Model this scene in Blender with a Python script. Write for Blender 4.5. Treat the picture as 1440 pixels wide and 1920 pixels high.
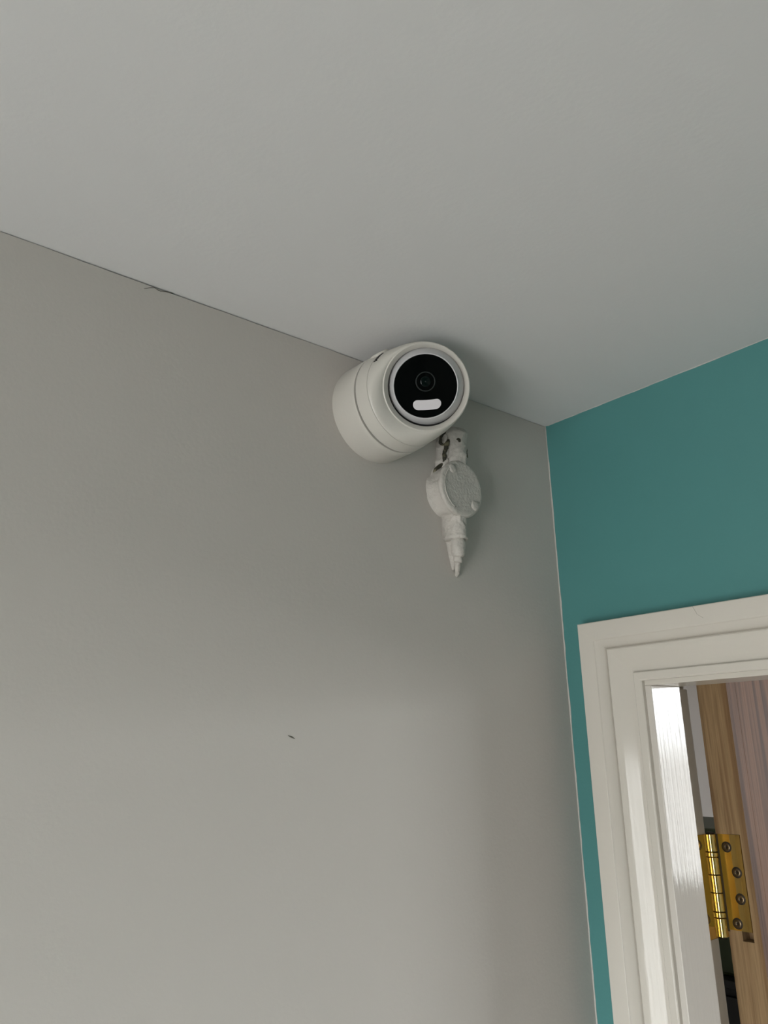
import bpy, bmesh, math, random
from mathutils import Vector, Matrix, noise
random.seed(7)
for o in list(bpy.data.objects): bpy.data.objects.remove(o, do_unlink=True)
scene = bpy.context.scene
COL = scene.collection
H = 2.33                                   # ceiling height

# ---------------------------------------------------------------- camera
yaw, pitch, roll, fpx = 0.873356, 0.291105, -0.022692, 1500.6
F = Vector((-math.sin(yaw)*math.cos(pitch), math.cos(yaw)*math.cos(pitch), math.sin(pitch)))
Rt = Vector((math.cos(yaw), math.sin(yaw), 0)); Up = Rt.cross(F)
X = Rt*math.cos(roll) + Up*math.sin(roll); Y = -Rt*math.sin(roll) + Up*math.cos(roll)
cam = bpy.data.cameras.new('camera'); camo = bpy.data.objects.new('camera', cam); COL.objects.link(camo)
m = Matrix((X, Y, -F)).transposed().to_4x4(); m.translation = Vector((0.594744, -0.770703, H-0.394064))
camo.matrix_world = m
cam.sensor_fit = 'VERTICAL'; cam.sensor_height = 36.0; cam.sensor_width = 27.0
cam.lens = fpx/1920*36; cam.clip_start = 0.02
scene.camera = camo

# ---------------------------------------------------------------- world: flat overcast sky over darker ground
w = bpy.data.worlds.new('overcast'); scene.world = w; w.use_nodes = True
nt = w.node_tree; nt.nodes.clear()
tc = nt.nodes.new('ShaderNodeTexCoord'); sx = nt.nodes.new('ShaderNodeSeparateXYZ')
rp = nt.nodes.new('ShaderNodeValToRGB'); bg = nt.nodes.new('ShaderNodeBackground'); wo = nt.nodes.new('ShaderNodeOutputWorld')
mr = nt.nodes.new('ShaderNodeMapRange'); mr.inputs[1].default_value = -1; mr.inputs[2].default_value = 1
nt.links.new(tc.outputs['Generated'], sx.inputs[0]); nt.links.new(sx.outputs[2], mr.inputs[0]); nt.links.new(mr.outputs[0], rp.inputs[0])
e = rp.color_ramp.elements
e[0].position = 0.49; e[0].color = (0.34, 0.34, 0.335, 1)
e[1].position = 0.52; e[1].color = (0.93, 0.97, 1.0, 1)
nt.links.new(rp.outputs[0], bg.inputs[0]); bg.inputs[1].default_value = 9.0
nt.links.new(bg.outputs[0], wo.inputs[0])
scene.view_settings.view_transform = 'Standard'; scene.view_settings.look = 'None'
scene.view_settings.gamma = 1.0; scene.view_settings.use_curve_mapping = False
scene.view_settings.exposure = 2.02

# main window: wall_front (y = YF) behind the photographer; hall window: far wall of the next room
YF = -2.3; XR = 2.9; XL2 = -1.3; YB = 4.0; T = 0.1025   # room extents, partition thickness
W1 = (0.30, 1.25, 0.60, 1.95)                            # x0 x1 z0 z1
W2 = (1.65, 3.3, 1.10, 2.42)
XR2 = 3.9; HH = 2.6
def portal(name, x0, x1, z0, z1, y, sgn):
    l = bpy.data.lights.new(name, 'AREA'); l.shape = 'RECTANGLE'; l.size = x1-x0; l.size_y = z1-z0
    o = bpy.data.objects.new(name, l); COL.objects.link(o)
    o.location = ((x0+x1)/2, y, (z0+z1)/2); o.rotation_euler = (math.radians(90)*sgn, 0, 0)
    l.cycles.is_portal = True
    return o
portal('window_daylight', *W1, YF-0.12, 1)        # faces +y
portal('hall_window_daylight', *W2, YB+0.12, -1)  # faces -y

# ---------------------------------------------------------------- materials
def mat(name, col, rough=0.5, metal=0.0, spec=0.5, var=0.0, vscale=6.0, bump=0.0, bscale=200.0, bdist=0.001, stretch=None, coat=0.0):
    mt = bpy.data.materials.new(name); mt.use_nodes = True
    n = mt.node_tree.nodes; k = mt.node_tree.links; b = n['Principled BSDF']
    b.inputs['Base Color'].default_value = (*col, 1); b.inputs['Roughness'].default_value = rough
    b.inputs['Metallic'].default_value = metal; b.inputs['Specular IOR Level'].default_value = spec
    b.inputs['Coat Weight'].default_value = coat
    t = n.new('ShaderNodeTexCoord'); mp = n.new('ShaderNodeMapping'); k.new(t.outputs['Object'], mp.inputs[0])
    if stretch: mp.inputs['Scale'].default_value = stretch
    if var:
        nz = n.new('ShaderNodeTexNoise'); nz.inputs['Scale'].default_value = vscale; nz.inputs['Detail'].default_value = 5
        k.new(t.outputs['Object'], nz.inputs[0])
        mx = n.new('ShaderNodeMix'); mx.data_type = 'RGBA'
        mx.inputs[6].default_value = (*[c*(1-var) for c in col], 1); mx.inputs[7].default_value = (*[min(1, c*(1+var)) for c in col], 1)
        k.new(nz.outputs[0], mx.inputs[0]); k.new(mx.outputs[2], b.inputs['Base Color'])
    if bump:
        nb = n.new('ShaderNodeTexNoise'); nb.inputs['Scale'].default_value = bscale; nb.inputs['Detail'].default_value = 4
        k.new(mp.outputs[0], nb.inputs[0])
        bp = n.new('ShaderNodeBump'); bp.inputs['Strength'].default_value = bump; bp.inputs['Distance'].default_value = bdist
        k.new(nb.outputs[0], bp.inputs['Height']); k.new(bp.outputs[0], b.inputs['Normal'])
    return mt
M = {}
M['grey_wall'] = mat('grey_emulsion', (0.495, 0.470, 0.432), 0.75, var=0.025, vscale=3, bump=0.25, bscale=260, bdist=0.0006)
M['ceiling'] = mat('white_ceiling_emulsion', (0.60, 0.60, 0.59), 0.85, var=0.015, vscale=3, bump=0.25, bscale=240, bdist=0.0006)
M['teal'] = mat('teal_emulsion', (0.066, 0.222, 0.216), 0.55, var=0.04, vscale=4, bump=0.25, bscale=260, bdist=0.0006)
M['hall_wall'] = mat('hall_emulsion', (0.52, 0.49, 0.46), 0.8)
M['floor'] = mat('beige_carpet', (0.30, 0.27, 0.24), 0.95, var=0.15, vscale=40)
M['gloss'] = mat('white_gloss_paint', (0.58, 0.55, 0.49), 0.11, spec=0.30, var=0.015, vscale=8, bump=0.25, bscale=380, bdist=0.0005, stretch=(1, 1, 0.04))
M['gloss_lining'] = mat('brushed_white_gloss_paint', (0.58, 0.55, 0.50), 0.07, spec=0.17, var=0.015, vscale=8, bump=0.55, bscale=300, bdist=0.0006, stretch=(1, 1, 0.03))
M['gloss_head'] = mat('white_gloss_paint_head', (0.58, 0.55, 0.49), 0.2, spec=0.4, var=0.015, vscale=8, bump=0.18, bscale=260, bdist=0.0010, stretch=(0.06, 1, 1))
M['cam_white'] = mat('white_camera_plastic', (0.53, 0.512, 0.465), 0.38, bump=0.04, bscale=900, bdist=0.0002)
M['cam_ball'] = mat('white_metal_ball', (0.50, 0.50, 0.505), 0.35, bump=0.04, bscale=900, bdist=0.0002)
M['black_gap'] = mat('gap_black', (0.006, 0.006, 0.006), 0.7)
M['black_glass'] = mat('black_glass', (0.001, 0.0015, 0.0015), 0.03, spec=0.16)
M['lens'] = mat('lens_glass', (0.001, 0.004, 0.0035), 0.08, spec=0.2)
M['lens_ring'] = mat('grey_lens_ring', (0.008, 0.011, 0.011), 0.5, spec=0.3)
M['diffuser'] = mat('frosted_light_strip', (0.60, 0.58, 0.60), 0.5)
M['ink'] = mat('black_print', (0.01, 0.01, 0.01), 0.6)
M['paint_lump'] = mat('thick_white_paint', (0.485, 0.46, 0.42), 0.6, var=0.06, vscale=60, bump=0.45, bscale=300, bdist=0.0022)
M['crack'] = mat('dirty_crack', (0.10, 0.095, 0.075), 0.9)
M['paint_crack'] = mat('shallow_paint_crack', (0.30, 0.28, 0.24), 0.8)
M['paint_lap'] = mat('pale_paint_edge', (0.47, 0.455, 0.425), 0.7)
M['brass'] = mat('polished_brass', (0.84, 0.62, 0.22), 0.05, metal=1.0, bump=0.05, bscale=90, bdist=0.0008, stretch=(1, 1, 0.3))
M['bronze'] = mat('dark_screw_steel', (0.16, 0.12, 0.075), 0.32, metal=1.0)
M['dark_metal_and_gap'] = mat('dark_recess', (0.03, 0.022, 0.015), 0.5, metal=0.6)
M['black_cab'] = mat('black_laminate', (0.01, 0.01, 0.01), 0.5)
M['green_box'] = mat('dark_green_plastic', (0.03, 0.045, 0.012), 0.5)
M['upvc'] = mat('white_window_frame', (0.8, 0.8, 0.8), 0.3)

def wood(name, dark, light, sc, edge=False):
    mt = bpy.data.materials.new(name); mt.use_nodes = True
    n = mt.node_tree.nodes; k = mt.node_tree.links; b = n['Principled BSDF']
    t = n.new('ShaderNodeTexCoord'); mp = n.new('ShaderNodeMapping'); k.new(t.outputs['Object'], mp.inputs[0])
    mp.inputs['Scale'].default_value = sc
    wv = n.new('ShaderNodeTexNoise'); wv.inputs['Scale'].default_value = 1.0; wv.inputs['Detail'].default_value = 3; wv.inputs['Distortion'].default_value = 0.6
    k.new(mp.outputs[0], wv.inputs[0])
    r1 = n.new('ShaderNodeValToRGB'); k.new(wv.outputs[0], r1.inputs[0])
    r1.color_ramp.elements[0].position = 0.36; r1.color_ramp.elements[0].color = (*dark, 1)
    r1.color_ramp.elements[1].position = 0.58; r1.color_ramp.elements[1].color = (*light, 1)
    mp2 = n.new('ShaderNodeMapping'); mp2.inputs['Scale'].default_value = tuple(s*5 for s in sc); k.new(t.outputs['Object'], mp2.inputs[0])
    fn = n.new('ShaderNodeTexNoise'); fn.inputs['Scale'].default_value = 1.0; fn.inputs['Detail'].default_value = 6; k.new(mp2.outputs[0], fn.inputs[0])
    r2 = n.new('ShaderNodeValToRGB'); k.new(fn.outputs[0], r2.inputs[0])
    r2.color_ramp.elements[0].position = 0.3; r2.color_ramp.elements[0].color = (0.72, 0.70, 0.68, 1)
    r2.color_ramp.elements[1].position = 0.6; r2.color_ramp.elements[1].color = (1, 1, 1, 1)
    mx = n.new('ShaderNodeMix'); mx.data_type = 'RGBA'; mx.blend_type = 'MULTIPLY'; mx.inputs[0].default_value = 1
    k.new(r1.outputs[0], mx.inputs[6]); k.new(r2.outputs[0], mx.inputs[7]); k.new(mx.outputs[2], b.inputs['Base Color'])
    b.inputs['Roughness'].default_value = 0.6; b.inputs['Specular IOR Level'].default_value = 0.2
    bp = n.new('ShaderNodeBump'); bp.inputs['Strength'].default_value = 0.3; bp.inputs['Distance'].default_value = 0.0006
    k.new(fn.outputs[0], bp.inputs['Height']); k.new(bp.outputs[0], b.inputs['Normal'])
    return mt
M['oak_face'] = wood('oak_veneer_face', (0.095, 0.045, 0.025), (0.235, 0.120, 0.068), (60, 75, 2.5))
M['oak_edge'] = wood('oak_lipping_edge', (0.19, 0.112, 0.052), (0.28, 0.185, 0.095), (110, 60, 4.0))

def olive_mottle():
    mt = mat('dark_olive_mottle', (0.52, 0.49, 0.43), 0.7, bump=0.6, bscale=160, bdist=0.002)
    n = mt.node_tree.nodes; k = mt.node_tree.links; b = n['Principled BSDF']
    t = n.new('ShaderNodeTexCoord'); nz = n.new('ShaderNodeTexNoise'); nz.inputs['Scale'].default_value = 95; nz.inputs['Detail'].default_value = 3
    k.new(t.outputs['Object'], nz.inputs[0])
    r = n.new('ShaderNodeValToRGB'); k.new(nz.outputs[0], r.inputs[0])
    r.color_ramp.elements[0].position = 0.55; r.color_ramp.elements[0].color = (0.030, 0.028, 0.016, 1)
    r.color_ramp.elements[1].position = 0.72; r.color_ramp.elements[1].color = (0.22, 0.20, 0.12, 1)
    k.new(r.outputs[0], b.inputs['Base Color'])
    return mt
M['dark_olive'] = olive_mottle()
def pane_mat():
    mt = bpy.data.materials.new('window_pane'); mt.use_nodes = True
    n = mt.node_tree.nodes; k = mt.node_tree.links; n.remove(n['Principled BSDF'])
    tr = n.new('ShaderNodeBsdfTransparent'); gl = n.new('ShaderNodeBsdfGlossy'); gl.inputs['Roughness'].default_value = 0.02
    mx = n.new('ShaderNodeMixShader'); mx.inputs[0].default_value = 0.06
    k.new(tr.outputs[0], mx.inputs[1]); k.new(gl.outputs[0], mx.inputs[2]); k.new(mx.outputs[0], n['Material Output'].inputs[0])
    return mt
M['pane'] = pane_mat()

# ---------------------------------------------------------------- helpers
def link(name, me, mt=None, parent=None, smooth=False):
    if isinstance(me, bmesh.types.BMesh):
        b = me; me = bpy.data.meshes.new(name); bmesh.ops.recalc_face_normals(b, faces=b.faces); b.to_mesh(me); b.free()
    o = bpy.data.objects.new(name, me); COL.objects.link(o)
    if mt is not None and not me.materials: me.materials.append(M[mt])
    if parent is not None:
        o.parent = parent
        o.matrix_parent_inverse = Matrix.Translation(parent.location).inverted() if parent.type == 'EMPTY' else Matrix.Identity(4)
    if smooth:
        for p in me.polygons: p.use_smooth = True
    return o
def box(bm, x0, x1, y0, y1, z0, z1):
    v = [bm.verts.new(p) for p in ((x0,y0,z0),(x1,y0,z0),(x1,y1,z0),(x0,y1,z0),(x0,y0,z1),(x1,y0,z1),(x1,y1,z1),(x0,y1,z1))]
    for f in ((0,3,2,1),(4,5,6,7),(0,1,5,4),(1,2,6,5),(2,3,7,6),(3,0,4,7)): bm.faces.new([v[i] for i in f])
def boxes(name, bl, mt, parent=None):
    bm = bmesh.new()
    for b in bl: box(bm, *b)
    return link(name, bm, mt, parent)
def struct(o): o['kind'] = 'structure'; return o
def empty(name, loc, label=None, cat=None, group=None):
    o = bpy.data.objects.new(name, None); COL.objects.link(o); o.location = loc; o.empty_display_size = 0.05
    if label: o['label'] = label; o['category'] = cat
    if group: o['group'] = group
    return o
def loft(rings, cap0=False, cap1=False, closed=True):
    bm = bmesh.new(); vs = [[bm.verts.new(p) for p in r] for r in rings]; n = len(rings[0])
    for a, b in zip(vs[:-1], vs[1:]):
        for i in range(n if closed else n-1):
            j = (i+1) % n; bm.faces.new((a[i], a[j], b[j], b[i]))
    if cap0: bm.faces.new(vs[0][::-1])
    if cap1: bm.faces.new(vs[-1])
    return bm
def frame(nrm, upv):
    nrm = nrm.normalized(); u = (upv - nrm*upv.dot(nrm)).normalized(); return u, nrm.cross(u), nrm   # e_up, e_side, n
def circ(c, n, r, seg=64, ref=Vector((0, 0, 1))):
    u, s, nn = frame(n, ref)
    return [c + u*r*math.cos(2*math.pi*i/seg) + s*r*math.sin(2*math.pi*i/seg) for i in range(seg)]
def lathe(c, n, prof, seg=64, cap0=True, cap1=True, ref=Vector((0, 0, 1))):
    return loft([circ(c+n.normalized()*h, n, r, seg, ref) for h, r in prof], cap0, cap1)
def lump(o, amp, scale, seed=0, keep=None):
    for v in o.data.vertices:
        if keep and keep(v.co): continue
        p = v.co*scale + Vector((seed*7.3, seed*3.1, seed*1.7))
        v.co += Vector((noise.noise(p), noise.noise(p+Vector((31, 0, 0))), noise.noise(p+Vector((0, 47, 0)))))*amp
def bevel(o, w, seg=2):
    md = o.modifiers.new('bevel', 'BEVEL'); md.width = w; md.segments = seg; md.limit_method = 'ANGLE'; md.angle_limit = math.radians(40); return o

# ---------------------------------------------------------------- room shell
DX0, DX1, DZ = 0.1095, 0.1095+0.765, H-0.3325          # clear opening inside the lining
LT = 0.028                                             # lining board thickness outside the reveal face
# left wall: top edge shrunk a hair from the ceiling so the settled join reads as a thin dark crack
def crack_gap(y):
    a = 0.0011 + 0.0008*noise.noise(Vector((y*9, 1.3, 0))) + 0.0004*noise.noise(Vector((y*60, 5.3, 0)))
    fade = min(1, max(0, (y+0.80)/0.10)) if y < -0.6 else 1
    if y > -0.17: a *= 0.55
    return max(0.00005, a*fade)
ys = [YF-0.2] + [YF + i*0.1 for i in range(int((-1.2-YF)/0.1))] + [-1.2 + i*0.004 for i in range(301)]
rings = []
for y in ys:
    zt = H - crack_gap(y) if y > -1.2 else H
    rings.append([Vector((0, y, 0)), Vector((0, y, zt)), Vector((-0.1, y, zt)), Vector((-0.1, y, 0))])
wall_left = struct(link('wall_left', loft(rings, True, True), 'grey_wall'))
# teal wall with the doorway, its hall side behind it
def holed(name, y0, y1, xa, xb, mt):
    return boxes(name, [(xa, DX0-LT, y0, y1, 0, H), (DX1+LT, xb, y0, y1, 0, H), (DX0-LT, DX1+LT, y0, y1, DZ+LT, H)], mt)
wall_back = struct(holed('wall_back', 0.0, T/2, 0.0, XR+0.1, 'teal'))
struct(boxes('wall_hall_near', [(XL2-0.1, DX0-LT, T/2, T, 0, H), (DX1+LT, XR2+0.1, T/2, T, 0, H), (DX0-LT, DX1+LT, T/2, T, DZ+LT, H),
                                (XL2-0.1, 0.0, 0.0, T/2, 0, H), (XL2-0.1, XR2+0.1, 0.0, T, H+0.1, HH)], 'hall_wall'))
struct(boxes('ceiling', [(XL2-0.1, XR2+0.1, YF-0.2, T, H, H+0.1)], 'ceiling'))
struct(boxes('ceiling_hall', [(XL2-0.1, XR2+0.1, 0.0, YB+0.2, HH, HH+0.1)], 'ceiling'))
struct(boxes('floor', [(-0.1, XR+0.1, YF-0.2, 0.0, -0.1, 0)], 'floor'))
struct(boxes('floor_hall', [(XL2-0.1, XR2+0.1, 0.0, YB+0.2, -0.1, 0)], 'floor'))
struct(boxes('wall_right', [(XR, XR+0.1, YF-0.2, 0, 0, H)], 'grey_wall'))
struct(boxes('wall_hall_left', [(XL2-0.1, XL2, T, YB, 0, HH)], 'hall_wall'))
struct(boxes('wall_hall_right', [(XR2, XR2+0.1, T, YB, 0, HH)], 'hall_wall'))
def window_wall(name, wn, y0, y1, xa, xb, wd, mt, H=H):
    x0, x1, z0, z1 = wd
    struct(boxes(name, [(xa, x0, y0, y1, 0, H), (x1, xb, y0, y1, 0, H), (x0, x1, y0, y1, 0, z0), (x0, x1, y0, y1, z1, H)], mt))
    ym = (y0+y1)/2; f = 0.06; xm = (x0+x1)/2
    r = struct(empty(wn, (xm, ym, z0)))
    boxes('window_frame', [(x0, x0+f, ym-0.03, ym+0.03, z0, z1), (x1-f, x1, ym-0.03, ym+0.03, z0, z1),
                           (x0+f, x1-f, ym-0.03, ym+0.03, z0, z0+f), (x0+f, x1-f, ym-0.03, ym+0.03, z1-f, z1)], 'upvc', r)
    boxes('mullion', [(xm-0.03, xm+0.03, ym-0.03, ym+0.03, z0+f, z1-f)], 'upvc', r)
    boxes('pane', [(x0+f, xm-0.03, ym-0.003, ym+0.003, z0+f, z1-f)], 'pane', r)
    boxes('pane', [(xm+0.03, x1-f, ym-0.003, ym+0.003, z0+f, z1-f)], 'pane', r)
window_wall('wall_front', 'window_1', YF-0.1, YF, 0.0, XR, W1, 'grey_wall')
window_wall('wall_hall_far', 'window_2', YB, YB+0.1, XL2, XR2, W2, 'hall_wall', HH)

# thin lap of pale wall paint on the teal wall in the corner, and of ceiling paint along its top
def lap(name, pts, parent):
    bm = bmesh.new(); vs = [[bm.verts.new(p) for p in r] for r in pts]
    for a, b in zip(vs[:-1], vs[1:]):
        for i in range(4): bm.faces.new((a[i], a[(i+1) % 4], b[(i+1) % 4], b[i]))
    bm.faces.new(vs[0]); bm.faces.new(vs[-1][::-1])
    return link(name, bm, 'paint_lap', parent)
pts = []
for i in range(260):
    z = 0.9 + (H-0.0006-0.9)*i/259
    wd = 0.0016 + 0.0008*noise.noise(Vector((z*25, 0, 3))) + 0.0005*noise.noise(Vector((z*90, 0, 9)))
    if z > H-0.05: wd *= 0.6
    pts.append([(0, 0.0002, z), (0, -0.0005, z), (wd, -0.0005, z), (wd, 0.0002, z)])
lap('paint_edge', pts, wall_back)
pts = []
for i in range(300):
    x = 0.004 + 1.0*i/299
    wd = 0.0007 + 0.0014*max(0, noise.noise(Vector((x*16, 4, 3)))) + 0.0004*noise.noise(Vector((x*80, 4, 9)))
    wd = max(wd, 0.0002)
    pts.append([(x, 0.0002, H-0.00005), (x, -0.0005, H-0.00005), (x, -0.0005, H-wd), (x, 0.0002, H-wd)])
lap('paint_edge', pts, wall_back)
# hairline crack branch and scuffs on the left wall
def strip_on_wall(name, pl, wdt, parent, mt='crack'):
    bm = bmesh.new(); rows = []
    for (y, z), ww in zip(pl, wdt):
        rows.append([bm.verts.new(p) for p in ((0.0003, y, z+ww), (0.0003, y, z-ww), (-0.0005, y, z-ww), (-0.0005, y, z+ww))])
    for a, b in zip(rows[:-1], rows[1:]):
        for i in range(4): bm.faces.new((a[i], a[(i+1) % 4], b[(i+1) % 4], b[i]))
    bm.faces.new(rows[0]); bm.faces.new(rows[-1][::-1])
    return link(name, bm, mt, parent)

# ---------------------------------------------------------------- doorway: architraves, lining
AX_N, AZ_N, AW = 0.0350, H-0.2600, 0.0675
prof = [(0, 0), (0, 0.0182), (0.0008, 0.019), (0.0192, 0.019), (0.0200, 0.0186)]
for i in range(9):      # cove
    t = i/8; prof.append((0.0202+0.0088*math.sin(t*math.pi/2)**1.3, 0.0182-0.0105*(1-math.cos(t*math.pi/2))**0.7))
prof += [(0.0296, 0.0082), (0.0304, 0.0104), (0.0318, 0.0114)]
for i in range(1, 15):  # ogee
    t = i/14; prof.append((0.0318+0.0258*t, 0.0114 - 0.0088*(t*t*(3-2*t))))
prof += [(0.0578, 0.0028), (0.0581, 0.0066), (0.0590, 0.0076), (0.0655, 0.0076), (0.0668, 0.0070), (AW, 0.0060), (AW, 0)]
def arch_board(name, kind, parent, far=False):
    yy = (lambda h: T+h) if far else (lambda h: -h)
    AX0, AZ1 = (AX_N-0.020, AZ_N+0.020) if far else (AX_N, AZ_N)     # hall side sits back by the rebate
    ix0, ix1, iz = AX0+AW, DX1+(DX0-AX0-AW), AZ1-AW       # inner edges
    rings = []
    if kind == 'left':
        a = [Vector((AX0+u, yy(h), 0)) for u, h in prof]; b = [Vector((AX0+u, yy(h), AZ1-u)) for u, h in prof]
    elif kind == 'right':
        ox = DX1 + (DX0-AX0)
        a = [Vector((ox-u, yy(h), 0)) for u, h in prof]; b = [Vector((ox-u, yy(h), AZ1-u)) for u, h in prof]
    else:
        ox = DX1 + (DX0-AX0)
        a = [Vector((AX0+u, yy(h), AZ1-u)) for u, h in prof]; b = [Vector((ox-u, yy(h), AZ1-u)) for u, h in prof]
    o = link(name, loft([a, b], True, True), 'gloss_head' if kind == 'head' else 'gloss', parent, smooth=True)
    md = o.modifiers.new('split', 'EDGE_SPLIT'); md.split_angle = math.radians(32)
    return o
tr = struct(empty('trim_1', (DX0, 0, 0)))
arch_board('architrave_jamb', 'left', tr); arch_board('architrave_head', 'head', tr); arch_board('architrave_jamb', 'right', tr)
tr2 = struct(empty('trim_3', (DX0, T, 0)))
arch_board('architrave_jamb', 'left', tr2, True); arch_board('architrave_head', 'head', tr2, True); arch_board('architrave_jamb', 'right', tr2, True)
# lining: rebated boards; stop part proud (y 0..YS), rebate behind it
YS, RB = 0.0545, 0.0190
ln = struct(empty('trim_2', (DX0, T/2, 0)))
def lining_jamb(x, s):
    pr = [(x, -0.0012), (x-s*LT, -0.0012), (x-s*LT, T), (x-s*RB, T), (x-s*RB, YS), (x-s*0.0006, YS), (x, YS-0.0008), (x, 0.0)]
    o = link('lining_jamb', loft([[Vector((a, b, 0)) for a, b in pr], [Vector((a, b, DZ)) for a, b in pr]], True, True), 'gloss_lining', ln)
    return bevel(o, 0.0008)
lining_jamb(DX0, 1); lining_jamb(DX1, -1)
pr = [(-0.0012, DZ), (-0.0012, DZ+LT), (T, DZ+LT), (T, DZ+0.0265), (YS, DZ+0.0265), (YS, DZ)]
bevel(link('lining_head', loft([[Vector((DX0-LT, a, b)) for a, b in pr], [Vector((DX1+LT, a, b)) for a, b in pr]], True, True), 'gloss_head', ln), 0.0006)

# ---------------------------------------------------------------- oak door, standing open into the hall, with its brass hinge
EX0, EX1, EY = 0.0984, 0.1341, 0.1100                  # hinge edge of the door (faces the room)
HZ1, HZ0 = H-0.4880, H-0.5908                          # hinge top and bottom
DT = DZ+0.0255                                         # top of the door
door = struct(empty('door_1', (EX0, EY, 0.006)))
rx0, rx1, rz0, rz1 = 0.1135, 0.1258, HZ0-0.0015, HZ1+0.0004   # mortise
bm = bmesh.new()
xs = [EX0, rx0, rx1, EX1]; zs = [0.006, rz0, rz1, DT]
g = {(i, j): bm.verts.new((xs[i], EY, zs[j])) for i in range(4) for j in range(4)}
for i in range(3):
    for j in range(3):
        if (i, j) != (1, 1): bm.faces.new((g[i, j], g[i+1, j], g[i+1, j+1], g[i, j+1]))
d = {k: bm.verts.new((xs[k[0]], EY+0.0150, zs[k[1]])) for k in ((1, 1), (2, 1), (2, 2), (1, 2))}
lp = [(1, 1), (2, 1), (2, 2), (1, 2)]
for a, b in zip(lp, lp[1:]+lp[:1]): bm.faces.new((g[a], g[b], d[b], d[a]))
bm.faces.new([d[k] for k in lp])
bb = [bm.verts.new(p) for p in ((EX0, EY+0.020, 0.006), (EX1, EY+0.020, 0.006), (EX1, EY+0.020, DT), (EX0, EY+0.020, DT))]
ol = [g[i, 0] for i in range(4)] + [g[3, j] for j in (1, 2, 3)] + [g[i, 3] for i in (2, 1, 0)] + [g[0, j] for j in (2, 1)]
bm.faces.new([g[i, 0] for i in range(4)] + [bb[1], bb[0]]); bm.faces.new([g[3, j] for j in range(4)] + [bb[2], bb[1]])
bm.faces.new([g[i, 3] for i in (3, 2, 1, 0)] + [bb[3], bb[2]]); bm.faces.new([g[0, j] for j in (3, 2, 1, 0)] + [bb[0], bb[3]])
bm.faces.new(bb)
lip = link('edge_lipping', bm, 'oak_edge', door); lip.data.materials.append(M['oak_face'])
for p in lip.data.polygons:
    if p.normal.x > 0.9 and p.center.x > EX1-0.001: p.material_index = 1      # veneered face runs to the arris
bevel(boxes('door_slab', [(EX0, EX1, EY+0.020, EY+0.762, 0.006, DT)], 'oak_face', door), 0.0008)
hinge = empty('hinge', (EX0, EY, HZ0)); hinge.parent = door; hinge.matrix_parent_inverse = Matrix.Translation(door.location).inverted()
def hlink(o):   # children of the hinge
    o.parent = hinge; o.matrix_parent_inverse = (Matrix.Translation((EX0, EY, HZ0))).inverted(); return o
KX, KY, KR = 0.0925, 0.1082, 0.0064
hlink(boxes('door_leaf', [(KX+KR+0.0016, 0.1252, EY-0.0004, EY+0.0018, HZ0+0.0080, HZ1)], 'brass'))
hlink(boxes('shadow_gap_strip', [(KX+0.002, KX+KR+0.0017, EY-0.0002, EY+0.0018, HZ0+0.0060, HZ1)], 'dark_metal_and_gap'))  # dark strip painted in for the shadow gap between knuckle and leaf
hlink(bevel(boxes('frame_leaf', [(DX0-RB-0.0008, DX0-RB+0.0016, 0.070, KY, HZ0, HZ1)], 'brass'), 0.0004))
cuts = [0, .181, .23, .405, .579, .76, .816, 1.0]
for i, (a, b) in enumerate(zip(cuts[:-1], cuts[1:])):
    za, zb = HZ1-(HZ1-HZ0)*a, HZ1-(HZ1-HZ0)*b
    r = KR if i not in (1, 5) else KR+0.0003
    hlink(link('washer' if i in (1, 5) else 'knuckle',
         lathe(Vector((KX, KY, zb)), Vector((0, 0, 1)), [(0.0004, r-0.0014), (0.0004, r-0.0005), (0.0008, r), (za-zb-0.0008, r), (za-zb-0.0004, r-0.0005), (za-zb-0.0004, r-0.0014)], 40, ref=Vector((1, 0, 0))), 'brass', smooth=False))
for o in hinge.children:
    if o.name.split('.')[0] in ('knuckle', 'washer'):
        for p in o.data.polygons: p.use_smooth = len(p.vertices) == 4
        o.modifiers.new('split', 'EDGE_SPLIT').split_angle = math.radians(25)
hlink(link('pin', lathe(Vector((KX, KY, HZ0-0.0022)), Vector((0, 0, 1)), [(0, 0.0028), (0.0006, 0.0042), (0.0015, 0.0046), (0.003, 0.0046), (HZ1-HZ0+0.001, 0.0046), (HZ1-HZ0+0.0028, 0.0046), (HZ1-HZ0+0.0036, 0.0036)], 32, ref=Vector((1, 0, 0))), 'dark_metal_and_gap', smooth=True))
for sxp, szp in ((0.1092, 0.5009), (0.1171, 0.5257), (0.1172, 0.5517), (0.1103, 0.5760)):
    c = Vector((sxp, EY-0.0004, H-szp)); nn = Vector((0, -1, 0))
    hlink(link('screw_hole', lathe(c, nn, [(-0.001, 0.0050), (0.0001, 0.0056), (0.0002, 0.0052)], 32), 'dark_metal_and_gap', smooth=True))
    hlink(link('screw', lathe(c, nn, [(-0.0005, 0.0042), (0.0004, 0.0042), (0.0008, 0.0036), (0.0009, 0.0018), (0.0004, 0.0010)], 32), 'bronze', smooth=True))
    bm = bmesh.new(); box(bm, c.x-0.0019, c.x+0.0019, c.y-0.0010, c.y, c.z-0.00035, c.z+0.00035); box(bm, c.x-0.00035, c.x+0.00035, c.y-0.00102, c.y, c.z-0.0019, c.z+0.0019)
    hlink(link('screw_slot', bm, 'dark_metal_and_gap'))
# small stamped plate mark on the leaf
hlink(boxes('stamp', [(0.1050, 0.1145, EY-0.00055, EY-0.0003, H-0.5155, H-0.5090)], 'brass'))

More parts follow.
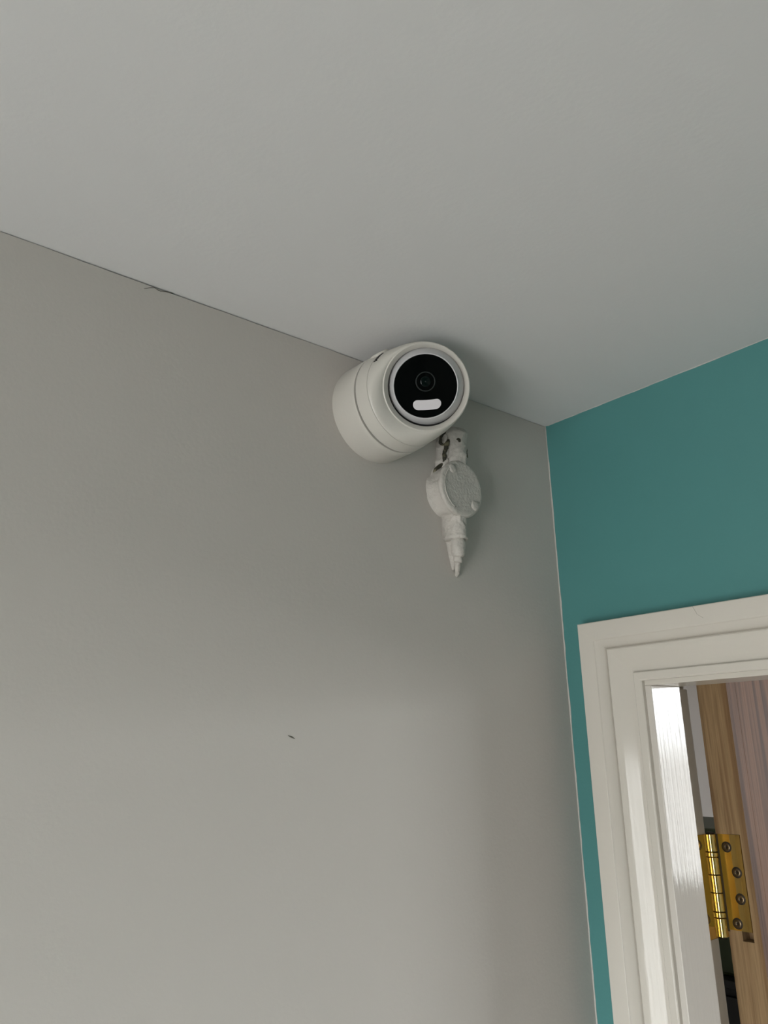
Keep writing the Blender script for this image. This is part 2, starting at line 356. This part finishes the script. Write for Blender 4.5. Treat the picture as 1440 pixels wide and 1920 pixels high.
# ---------------------------------------------------------------- things seen through the hinge gap
cab = empty('cabinet', (-0.83, 1.75, 0), 'black cabinet in the next room, glimpsed through the gap below the brass hinge', 'cabinet')
bevel(boxes('body', [(-1.26, -0.35, 1.55, 1.95, 0, 1.29)], 'black_cab', cab), 0.004)
bevel(boxes('top', [(-1.28, -0.33, 1.53, 1.97, 1.29, 1.312)], 'black_cab', cab), 0.003)
boxes('door', [(-1.25, -0.855, 1.535, 1.55, 0.05, 1.27)], 'black_cab', cab); boxes('door', [(-0.845, -0.36, 1.535, 1.55, 0.05, 1.27)], 'black_cab', cab)
bx = empty('storage_box', (-0.85, 1.75, 1.312), 'dark green storage box on top of the black cabinet, glimpsed through the hinge gap', 'box')
bevel(boxes('body', [(-1.20, -0.45, 1.57, 1.93, 1.312, 1.66)], 'green_box', bx), 0.01)
bevel(boxes('lid', [(-1.21, -0.44, 1.56, 1.94, 1.66, 1.70)], 'green_box', bx), 0.008)

# ---------------------------------------------------------------- security camera on the left wall
CY, CZ = -0.2848, H-0.0590
axis = Vector((1, 0, 0)); AC = Vector((0, CY, CZ))
sc = empty('security_camera', (0, CY, CZ), 'white turret security camera mounted high on the grey wall under the ceiling', 'security camera')
def rev(name, prof, mt, parent=sc, seg=96, cap0=True, cap1=True):
    o = link(name, lathe(AC, axis, prof, seg, cap0, cap1, ref=Vector((0, 1, 0))), mt, parent, smooth=True)
    md = o.modifiers.new('split', 'EDGE_SPLIT'); md.split_angle = math.radians(35)
    return o
rev('base', [(0, 0.0518), (0.001, 0.0522), (0.030, 0.0520), (0.0338, 0.0519), (0.0350, 0.0514), (0.0353, 0.0490)], 'cam_white')
rev('seam', [(0.0340, 0.0492), (0.0395, 0.0492)], 'black_gap')
rev('collar', [(0.0371, 0.0488), (0.0372, 0.0510), (0.0379, 0.0515), (0.0440, 0.0510), (0.0518, 0.0499), (0.0526, 0.0497), (0.0528, 0.0490), (0.0533, 0.0490)], 'cam_white')
mN = Vector((0.818, -0.474, -0.326)).normalized()
RC = Vector((0.0835, -0.2852, H-0.0585)); RR = 0.0430
SEG = 128
e1 = (Vector((0, 1, 0)) - mN*mN.y).normalized(); e2 = mN.cross(e1)
def rimc(r, h): return [RC + mN*h + (e1*math.cos(a) + e2*math.sin(a))*r for a in (2*math.pi*i/SEG for i in range(SEG))]
ringp = [Vector((0.0530, CY + 0.0494*math.cos(2*math.pi*i/SEG), CZ + 0.0494*math.sin(2*math.pi*i/SEG))) for i in range(SEG)]
rimp = rimc(RR, 0)
rows = []
for k in range(25):
    t = k/24; row = []
    for p, r in zip(ringp, rimp):
        dx = r.x-p.x
        c1 = Vector((p.x + 0.45*dx, p.y, p.z)); 
        c2 = Vector((p.x + 0.93*dx, 0.45*p.y+0.55*r.y, 0.45*p.z+0.55*r.z))
        row.append(p*(1-t)**3 + c1*3*t*(1-t)**2 + c2*3*t*t*(1-t) + r*t**3)
    rows.append(row)
OFF = X*0.0009 + Y*0.0004; OFF = OFF - mN*OFF.dot(mN)
def rimo(r, h): return [p + OFF for p in rimc(r, h)]
rows += [rimc(RR-0.0005, 0.0005), rimc(RR-0.0012, 0.0006), rimc(RR-0.0018, 0.0002), rimo(0.0382, -0.0046), rimo(0.0379, -0.0052), rimo(0.0379, -0.0105)]
link('shell', loft(rows), 'cam_white', sc, smooth=True).modifiers.new('split', 'EDGE_SPLIT').split_angle = math.radians(40)
fN = (mN + 2.2*Vector((0.65, -0.625, -0.43))).normalized()
fh, sph = 0.0245, 0.0400
GC = RC + mN*0.0012 - X*0.0013 + Y*0.0006          # centre of the glass face
BC = GC - fN*fh
link('ball_gap', loft([rimo(0.0381, -0.0104), rimo(0.0310, -0.0112)]), 'black_gap', sc, smooth=True)  # black annulus added to paint the gap around the eyeball dark
pf = [(h, math.sqrt(sph**2-h*h)) for h in [-0.006+(0.0239+0.006)*i/20 for i in range(21)]]
pf += [(fh-0.0003, 0.0319), (fh, 0.0316)]
mN0 = mN; mN = fN
ball = link('eyeball', lathe(BC, mN, pf, 96, True, True), 'cam_ball', sc, smooth=True)
link('bezel', lathe(BC, mN, [(fh-0.001, 0.0317), (fh+0.0006, 0.0316), (fh+0.0010, 0.0312), (fh+0.0008, 0.0305), (fh-0.0002, 0.0303)], 96, False, False), 'cam_ball', ball, smooth=True)
gf = fh+0.0001
glass = link('front_glass', lathe(BC, mN, [(gf-0.001, 0.0304), (gf, 0.0303)], 96), 'black_glass', ball)
fu, fs, _ = frame(mN, Vector((0.02, -0.03, 1)))
FC = BC + mN*gf
LC = FC + fu*0.0043
link('lens_ring', lathe(LC, mN, [(0, 0.0096), (0.0002, 0.0095), (0.0002, 0.0086), (0, 0.0085)], 48, False, False), 'lens_ring', glass, smooth=True)
link('lens', lathe(LC, mN, [(0, 0.0055), (0.0003, 0.0045), (0.0006, 0.0025), (0.0007, 0.0008)], 32), 'lens', glass, smooth=True)
link('lens_pupil', lathe(LC, mN, [(0.0004, 0.0008), (0.0009, 0.0006)], 16), 'lens_ring', glass)
# frosted light strip: rounded bar, slightly bent
bar = []
fsr = -fs if (-fs).dot(X) > 0 else fs
if fs.dot(X) > 0: fsr = fs
bcx = FC - fu*0.0176 + fsr*0.0010
hw, hh = 0.0136, 0.0048
outl = []
for i in range(17):
    a = -math.pi/2 + math.pi*i/16; outl.append((hw-hh + hh*math.cos(a), hh*math.sin(a)))
for i in range(1, 8): outl.append(((hw-hh)*(1-2*i/8), hh))
for i in range(17):
    a = math.pi/2 + math.pi*i/16; outl.append((-(hw-hh) + hh*math.cos(a), hh*math.sin(a)))
for i in range(1, 8): outl.append((-(hw-hh)*(1-2*i/8), -hh))
def bp_(u, v, h, s=1.0):
    v2 = v*s + 5.0*(u*u) - 0.0004 + 0.035*u
    return bcx + fsr*u*s + fu*v2 + mN*h
link('light_strip', loft([[bp_(u, v, 0) for u, v in outl], [bp_(u, v, 0.0003) for u, v in outl], [bp_(u, v, 0.0004, 0.97) for u, v in outl]], False, True), 'diffuser', glass)
# printed lettering wrapped on the collar / shell, and the raised locking tab beside it
def on_shell(ang, x, lift):
    r = 0.0495 + lift; a = math.radians(ang); return Vector((x, CY + r*math.cos(a), CZ + r*math.sin(a)))
bm = bmesh.new()
def gl(a0, a1, x0, x1):
    b = [on_shell(a0, x0, -0.001), on_shell(a1, x0, -0.001), on_shell(a1, x1, -0.001), on_shell(a0, x1, -0.001)]
    t = [on_shell(a0, x0, 0.0003), on_shell(a1, x0, 0.0003), on_shell(a1, x1, 0.0003), on_shell(a0, x1, 0.0003)]
    vb = [bm.verts.new(p) for p in b]; vt = [bm.verts.new(p) for p in t]
    bm.faces.new(vt)
    for i in range(4): bm.faces.new((vb[i], vb[(i+1) % 4], vt[(i+1) % 4], vt[i]))
xa, xb = 0.0548, 0.0592
gl(149.0, 147.0, xa, xb); gl(147.0, 145.0, xa+0.0015, xa+0.0029); gl(145.0, 143.0, xa, xb)       # H
gl(141.2, 139.2, xa, xb)                                                                         # I
gl(137.4, 135.4, xa, xb); gl(135.4, 133.8, xa+0.0013, xa+0.0031); gl(133.8, 132.0, xa+0.0026, xb); gl(133.8, 132.0, xa, xa+0.0018)   # K
link('lettering', bm, 'ink', sc)
tp = on_shell(124, 0.0470, 0.0); tn = Vector((0, math.cos(math.radians(124)), math.sin(math.radians(124))))
link('locking_tab', lathe(tp, tn, [(-0.002, 0.0100), (0.0012, 0.0100), (0.0020, 0.0094), (0.0022, 0.0080)], 40, ref=Vector((1, 0, 0))), 'cam_white', sc, smooth=True)
link('tab_slot', lathe(on_shell(136, 0.0445, 0.0), Vector((0, math.cos(math.radians(136)), math.sin(math.radians(136)))), [(-0.001, 0.0030), (0.0003, 0.0030)], 20, ref=Vector((1, 0, 0))), 'black_gap', sc)

# ---------------------------------------------------------------- painted-over conduit box below it
JY, JZ = -0.1815, H-0.1250
jb = empty('conduit_box', (0, JY, JZ), 'round conduit box thickly painted over on the grey wall beside the security camera', 'conduit box')
JC = Vector((0, JY, JZ))
o = link('box_body', lathe(JC, axis, [(-0.001, 0.0325), (0.001, 0.0305), (0.003, 0.0290), (0.007, 0.0283), (0.011, 0.0280), (0.015, 0.0280), (0.0185, 0.0278)], 72, ref=Vector((0, 1, 0))), 'paint_lump', jb, smooth=True)
lump(o, 0.0022, 90, 1, lambda c: c.x < 0); lump(o, 0.0012, 260, 2, lambda c: c.x < 0)
lidp = [(0.0175, 0.0290), (0.0182, 0.0310), (0.0195, 0.0318), (0.0215, 0.0317), (0.0230, 0.0308), (0.0236, 0.0292), (0.0238, 0.0270), (0.0235, 0.0235), (0.0234, 0.019), (0.0234, 0.014), (0.0234, 0.009), (0.0234, 0.004)]
lid = link('lid', lathe(JC, axis, lidp, 72, ref=Vector((0, 1, 0))), 'paint_lump', jb, smooth=True)
lump(lid, 0.0006, 90, 3, lambda c: (c-JC).yz.length < 0.026); lump(lid, 0.0004, 330, 4)
for (dy, dz, s) in ((-0.0135, 0.0200, 0.0050), (0.0180, -0.0165, 0.0056)):
    o = link('screw', lathe(JC + Vector((0.0225, dy, dz)), axis, [(0, s), (0.0014, s), (0.0024, s*0.86), (0.0026, s*0.5)], 24, ref=Vector((0, 1, 0))), 'paint_lump', lid, smooth=True)
    lump(o, 0.0008, 300, 5)
# left-hand ridge where paint has built up along the lid edge
rd = []
for i in range(28):
    a = math.radians(118 + 125*i/27); rr = 0.0262 + 0.0008*noise.noise(Vector((i*0.7, 0, 0)))
    c = JC + Vector((0.0236, rr*math.cos(a), rr*math.sin(a))); u = Vector((0, math.cos(a), math.sin(a)))
    wv = 0.0009 + 0.0004*noise.noise(Vector((i*0.9, 3, 0)))
    rd.append([c + u*wv*math.cos(b) + axis*wv*0.9*math.sin(b) for b in (2*math.pi*k/8 for k in range(8))])
link('paint_ridge', loft(rd, True, True), 'paint_lump', lid, smooth=True)
# spouts: D sections (a round tube bedded to the wall in paint)
def dsec(yc, z, r, xc, base, seg=28, skew=0.0):
    out = []
    a0 = -100; 
    for i in range(seg+1):
        a = math.radians(-105 + 210*i/seg); out.append(Vector((xc + r*math.cos(a), yc + r*math.sin(a), z)))
    out.append(Vector((-0.001, yc + base + skew, z))); out.append(Vector((-0.001, yc - base + skew, z)))
    return out
def spout(name, rows, amp, seed, parent=jb, mt='paint_lump'):
    fine = []
    for a, b in zip(rows[:-1], rows[1:]):
        n = max(1, int(abs(a[1]-b[1])/0.0015))
        for i in range(n): fine.append(tuple(p+(q-p)*i/n for p, q in zip(a, b)))
    fine.append(rows[-1])
    o = link(name, loft([dsec(*r[:5], skew=r[5]) for r in fine], True, True), mt, parent, smooth=True)
    lump(o, amp, 110, seed, lambda c: c.x < 0); lump(o, amp*0.5, 320, seed+1, lambda c: c.x < 0)
    return o
# yc, z, r, xc, base half width, skew
spout('upper_spout', [(-0.1760, H-0.0990, 0.0112, 0.0125, 0.0135, -0.001), (-0.1755, H-0.0750, 0.0108, 0.0120, 0.0135, -0.001), (-0.1750, H-0.0640, 0.0118, 0.0115, 0.015, -0.001), (-0.1745, H-0.0580, 0.0134, 0.0100, 0.017, 0), (-0.1745, H-0.0520, 0.0130, 0.0060, 0.019, 0), (-0.1740, H-0.0480, 0.0110, 0.0005, 0.017, 0)], 0.0016, 11)
spout('lower_spout', [(-0.1805, H-0.1480, 0.0108, 0.0128, 0.0135, 0), (-0.1805, H-0.1600, 0.0103, 0.0124, 0.0125, 0), (-0.1806, H-0.1730, 0.0100, 0.0122, 0.0115, 0), (-0.1806, H-0.1765, 0.0106, 0.0120, 0.0110, 0), (-0.1800, H-0.1785, 0.0112, 0.0118, 0.0110, 0), (-0.1800, H-0.1800, 0.0090, 0.0118, 0.0100, 0)], 0.0015, 17)
spout('paint_fillet', [(-0.1790, H-0.1540, 0.0080, 0.0030, 0.0120, -0.003), (-0.1790, H-0.1700, 0.0070, 0.0035, 0.0100, -0.002), (-0.1785, H-0.1900, 0.0050, 0.0030, 0.0070, 0), (-0.1780, H-0.2030, 0.0035, 0.0020, 0.0050, 0), (-0.1780, H-0.2100, 0.0010, 0.0000, 0.0020, 0)], 0.0014, 19)
def tube(name, rows, amp, seed, mt='paint_lump', parent=jb, seg=24):
    fine = []
    for a, b in zip(rows[:-1], rows[1:]):
        n = max(1, int((Vector(a[:3])-Vector(b[:3])).length/0.0012))
        for i in range(n): fine.append([p+(q-p)*i/n for p, q in zip(a, b)])
    fine.append(rows[-1]); rg = []
    for i, f in enumerate(fine):
        c = Vector(f[:3]); t = Vector(fine[min(i+1, len(fine)-1)][:3]) - Vector(fine[max(i-1, 0)][:3])
        rg.append(circ(c, t, f[3], seg, Vector((1, 0.01, 0.02))))
    o = link(name, loft(rg, True, True), mt, parent, smooth=True)
    lump(o, amp, 130, seed); lump(o, amp*0.5, 380, seed+1)
    return o
tube('cable_gland', [(0.0120, -0.1812, H-0.1775, 0.0060), (0.0122, -0.1812, H-0.1808, 0.0074), (0.0122, -0.1812, H-0.1870, 0.0080), (0.0120, -0.1810, H-0.1930, 0.0076), (0.0116, -0.1808, H-0.1965, 0.0064), (0.0114, -0.1808, H-0.1982, 0.0046)], 0.0010, 23)
tube('cable_collar', [(0.0108, -0.1800, H-0.1970, 0.0044), (0.0106, -0.1800, H-0.1990, 0.0050), (0.0102, -0.1800, H-0.2022, 0.0050), (0.0098, -0.1800, H-0.2036, 0.0040)], 0.0008, 27)
tube('cable', [(0.0100, -0.1802, H-0.2030, 0.0030), (0.0060, -0.1775, H-0.2085, 0.0030), (0.0025, -0.1745, H-0.2125, 0.0026), (-0.0010, -0.1725, H-0.2160, 0.0016)], 0.0006, 29)
spout('filler', [(-0.1900, H-0.1060, 0.0060, 0.0020, 0.0110, -0.001), (-0.1890, H-0.0950, 0.0062, 0.0040, 0.0100, 0), (-0.1880, H-0.0820, 0.0060, 0.0060, 0.0080, 0), (-0.1880, H-0.0700, 0.0058, 0.0060, 0.0080, 0), (-0.1870, H-0.0600, 0.0050, 0.0045, 0.0080, 0), (-0.1860, H-0.0530, 0.0040, 0.0005, 0.0060, 0)], 0.0026, 37)
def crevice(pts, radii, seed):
    o = tube('crevice', [(x, y, H+z, rr) for (x, y, z), rr in zip(pts, radii)], 0.0011, seed, 'dark_olive', seg=10)  # mottled dark olive tubes laid along the crevices
    o['label'] = 'dark olive crack in the paint'
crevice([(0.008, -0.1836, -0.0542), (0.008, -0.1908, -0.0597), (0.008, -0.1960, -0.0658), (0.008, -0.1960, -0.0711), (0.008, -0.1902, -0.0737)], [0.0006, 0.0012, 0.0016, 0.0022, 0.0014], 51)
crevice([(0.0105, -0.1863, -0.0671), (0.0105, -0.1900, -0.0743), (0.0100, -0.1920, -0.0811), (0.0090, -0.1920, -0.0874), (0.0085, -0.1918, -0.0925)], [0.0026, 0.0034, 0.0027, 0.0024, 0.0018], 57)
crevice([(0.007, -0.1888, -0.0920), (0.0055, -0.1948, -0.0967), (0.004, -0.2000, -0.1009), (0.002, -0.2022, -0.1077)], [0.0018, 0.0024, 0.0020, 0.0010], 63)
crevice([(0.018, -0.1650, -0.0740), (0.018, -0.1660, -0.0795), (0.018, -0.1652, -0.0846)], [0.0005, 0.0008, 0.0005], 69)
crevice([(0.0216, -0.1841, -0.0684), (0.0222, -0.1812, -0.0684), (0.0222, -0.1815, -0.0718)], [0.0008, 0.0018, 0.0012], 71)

# ---------------------------------------------------------------- little marks on the wall
strip_on_wall('crack', [(-0.5372, H-0.0061), (-0.5320, H-0.0034), (-0.5278, H-0.0018), (-0.5255, H-0.0026), (-0.5227, H-0.0031), (-0.5180, H-0.0018), (-0.5110, H-0.0008)], [0.0001, 0.0002, 0.0002, 0.00025, 0.0003, 0.0003, 0.0002], wall_left)
strip_on_wall('scuff', [(-0.3842, H-0.3790), (-0.3822, H-0.3798), (-0.3804, H-0.3803), (-0.3790, H-0.3809), (-0.3771, H-0.3818)], [0.0001, 0.0005, 0.0007, 0.0004, 0.0001], wall_left)
bm = bmesh.new()
pl = [(0.1777, 0.2586+0.0016), (0.1790, 0.2622), (0.1803, 0.2650), (0.1820, 0.2690), (0.1850, 0.2712), (0.1882, 0.2736)]
rw = [[bm.verts.new(p) for p in ((x-0.0002, -0.01915, H-z), (x+0.0002, -0.01915, H-z+0.0001), (x+0.0002, -0.0188, H-z), (x-0.0002, -0.0188, H-z))] for x, z in pl]
for a, b in zip(rw[:-1], rw[1:]):
    for i in range(4): bm.faces.new((a[i], a[(i+1) % 4], b[(i+1) % 4], b[i]))
link('hairline_crack', bm, 'paint_crack', tr)
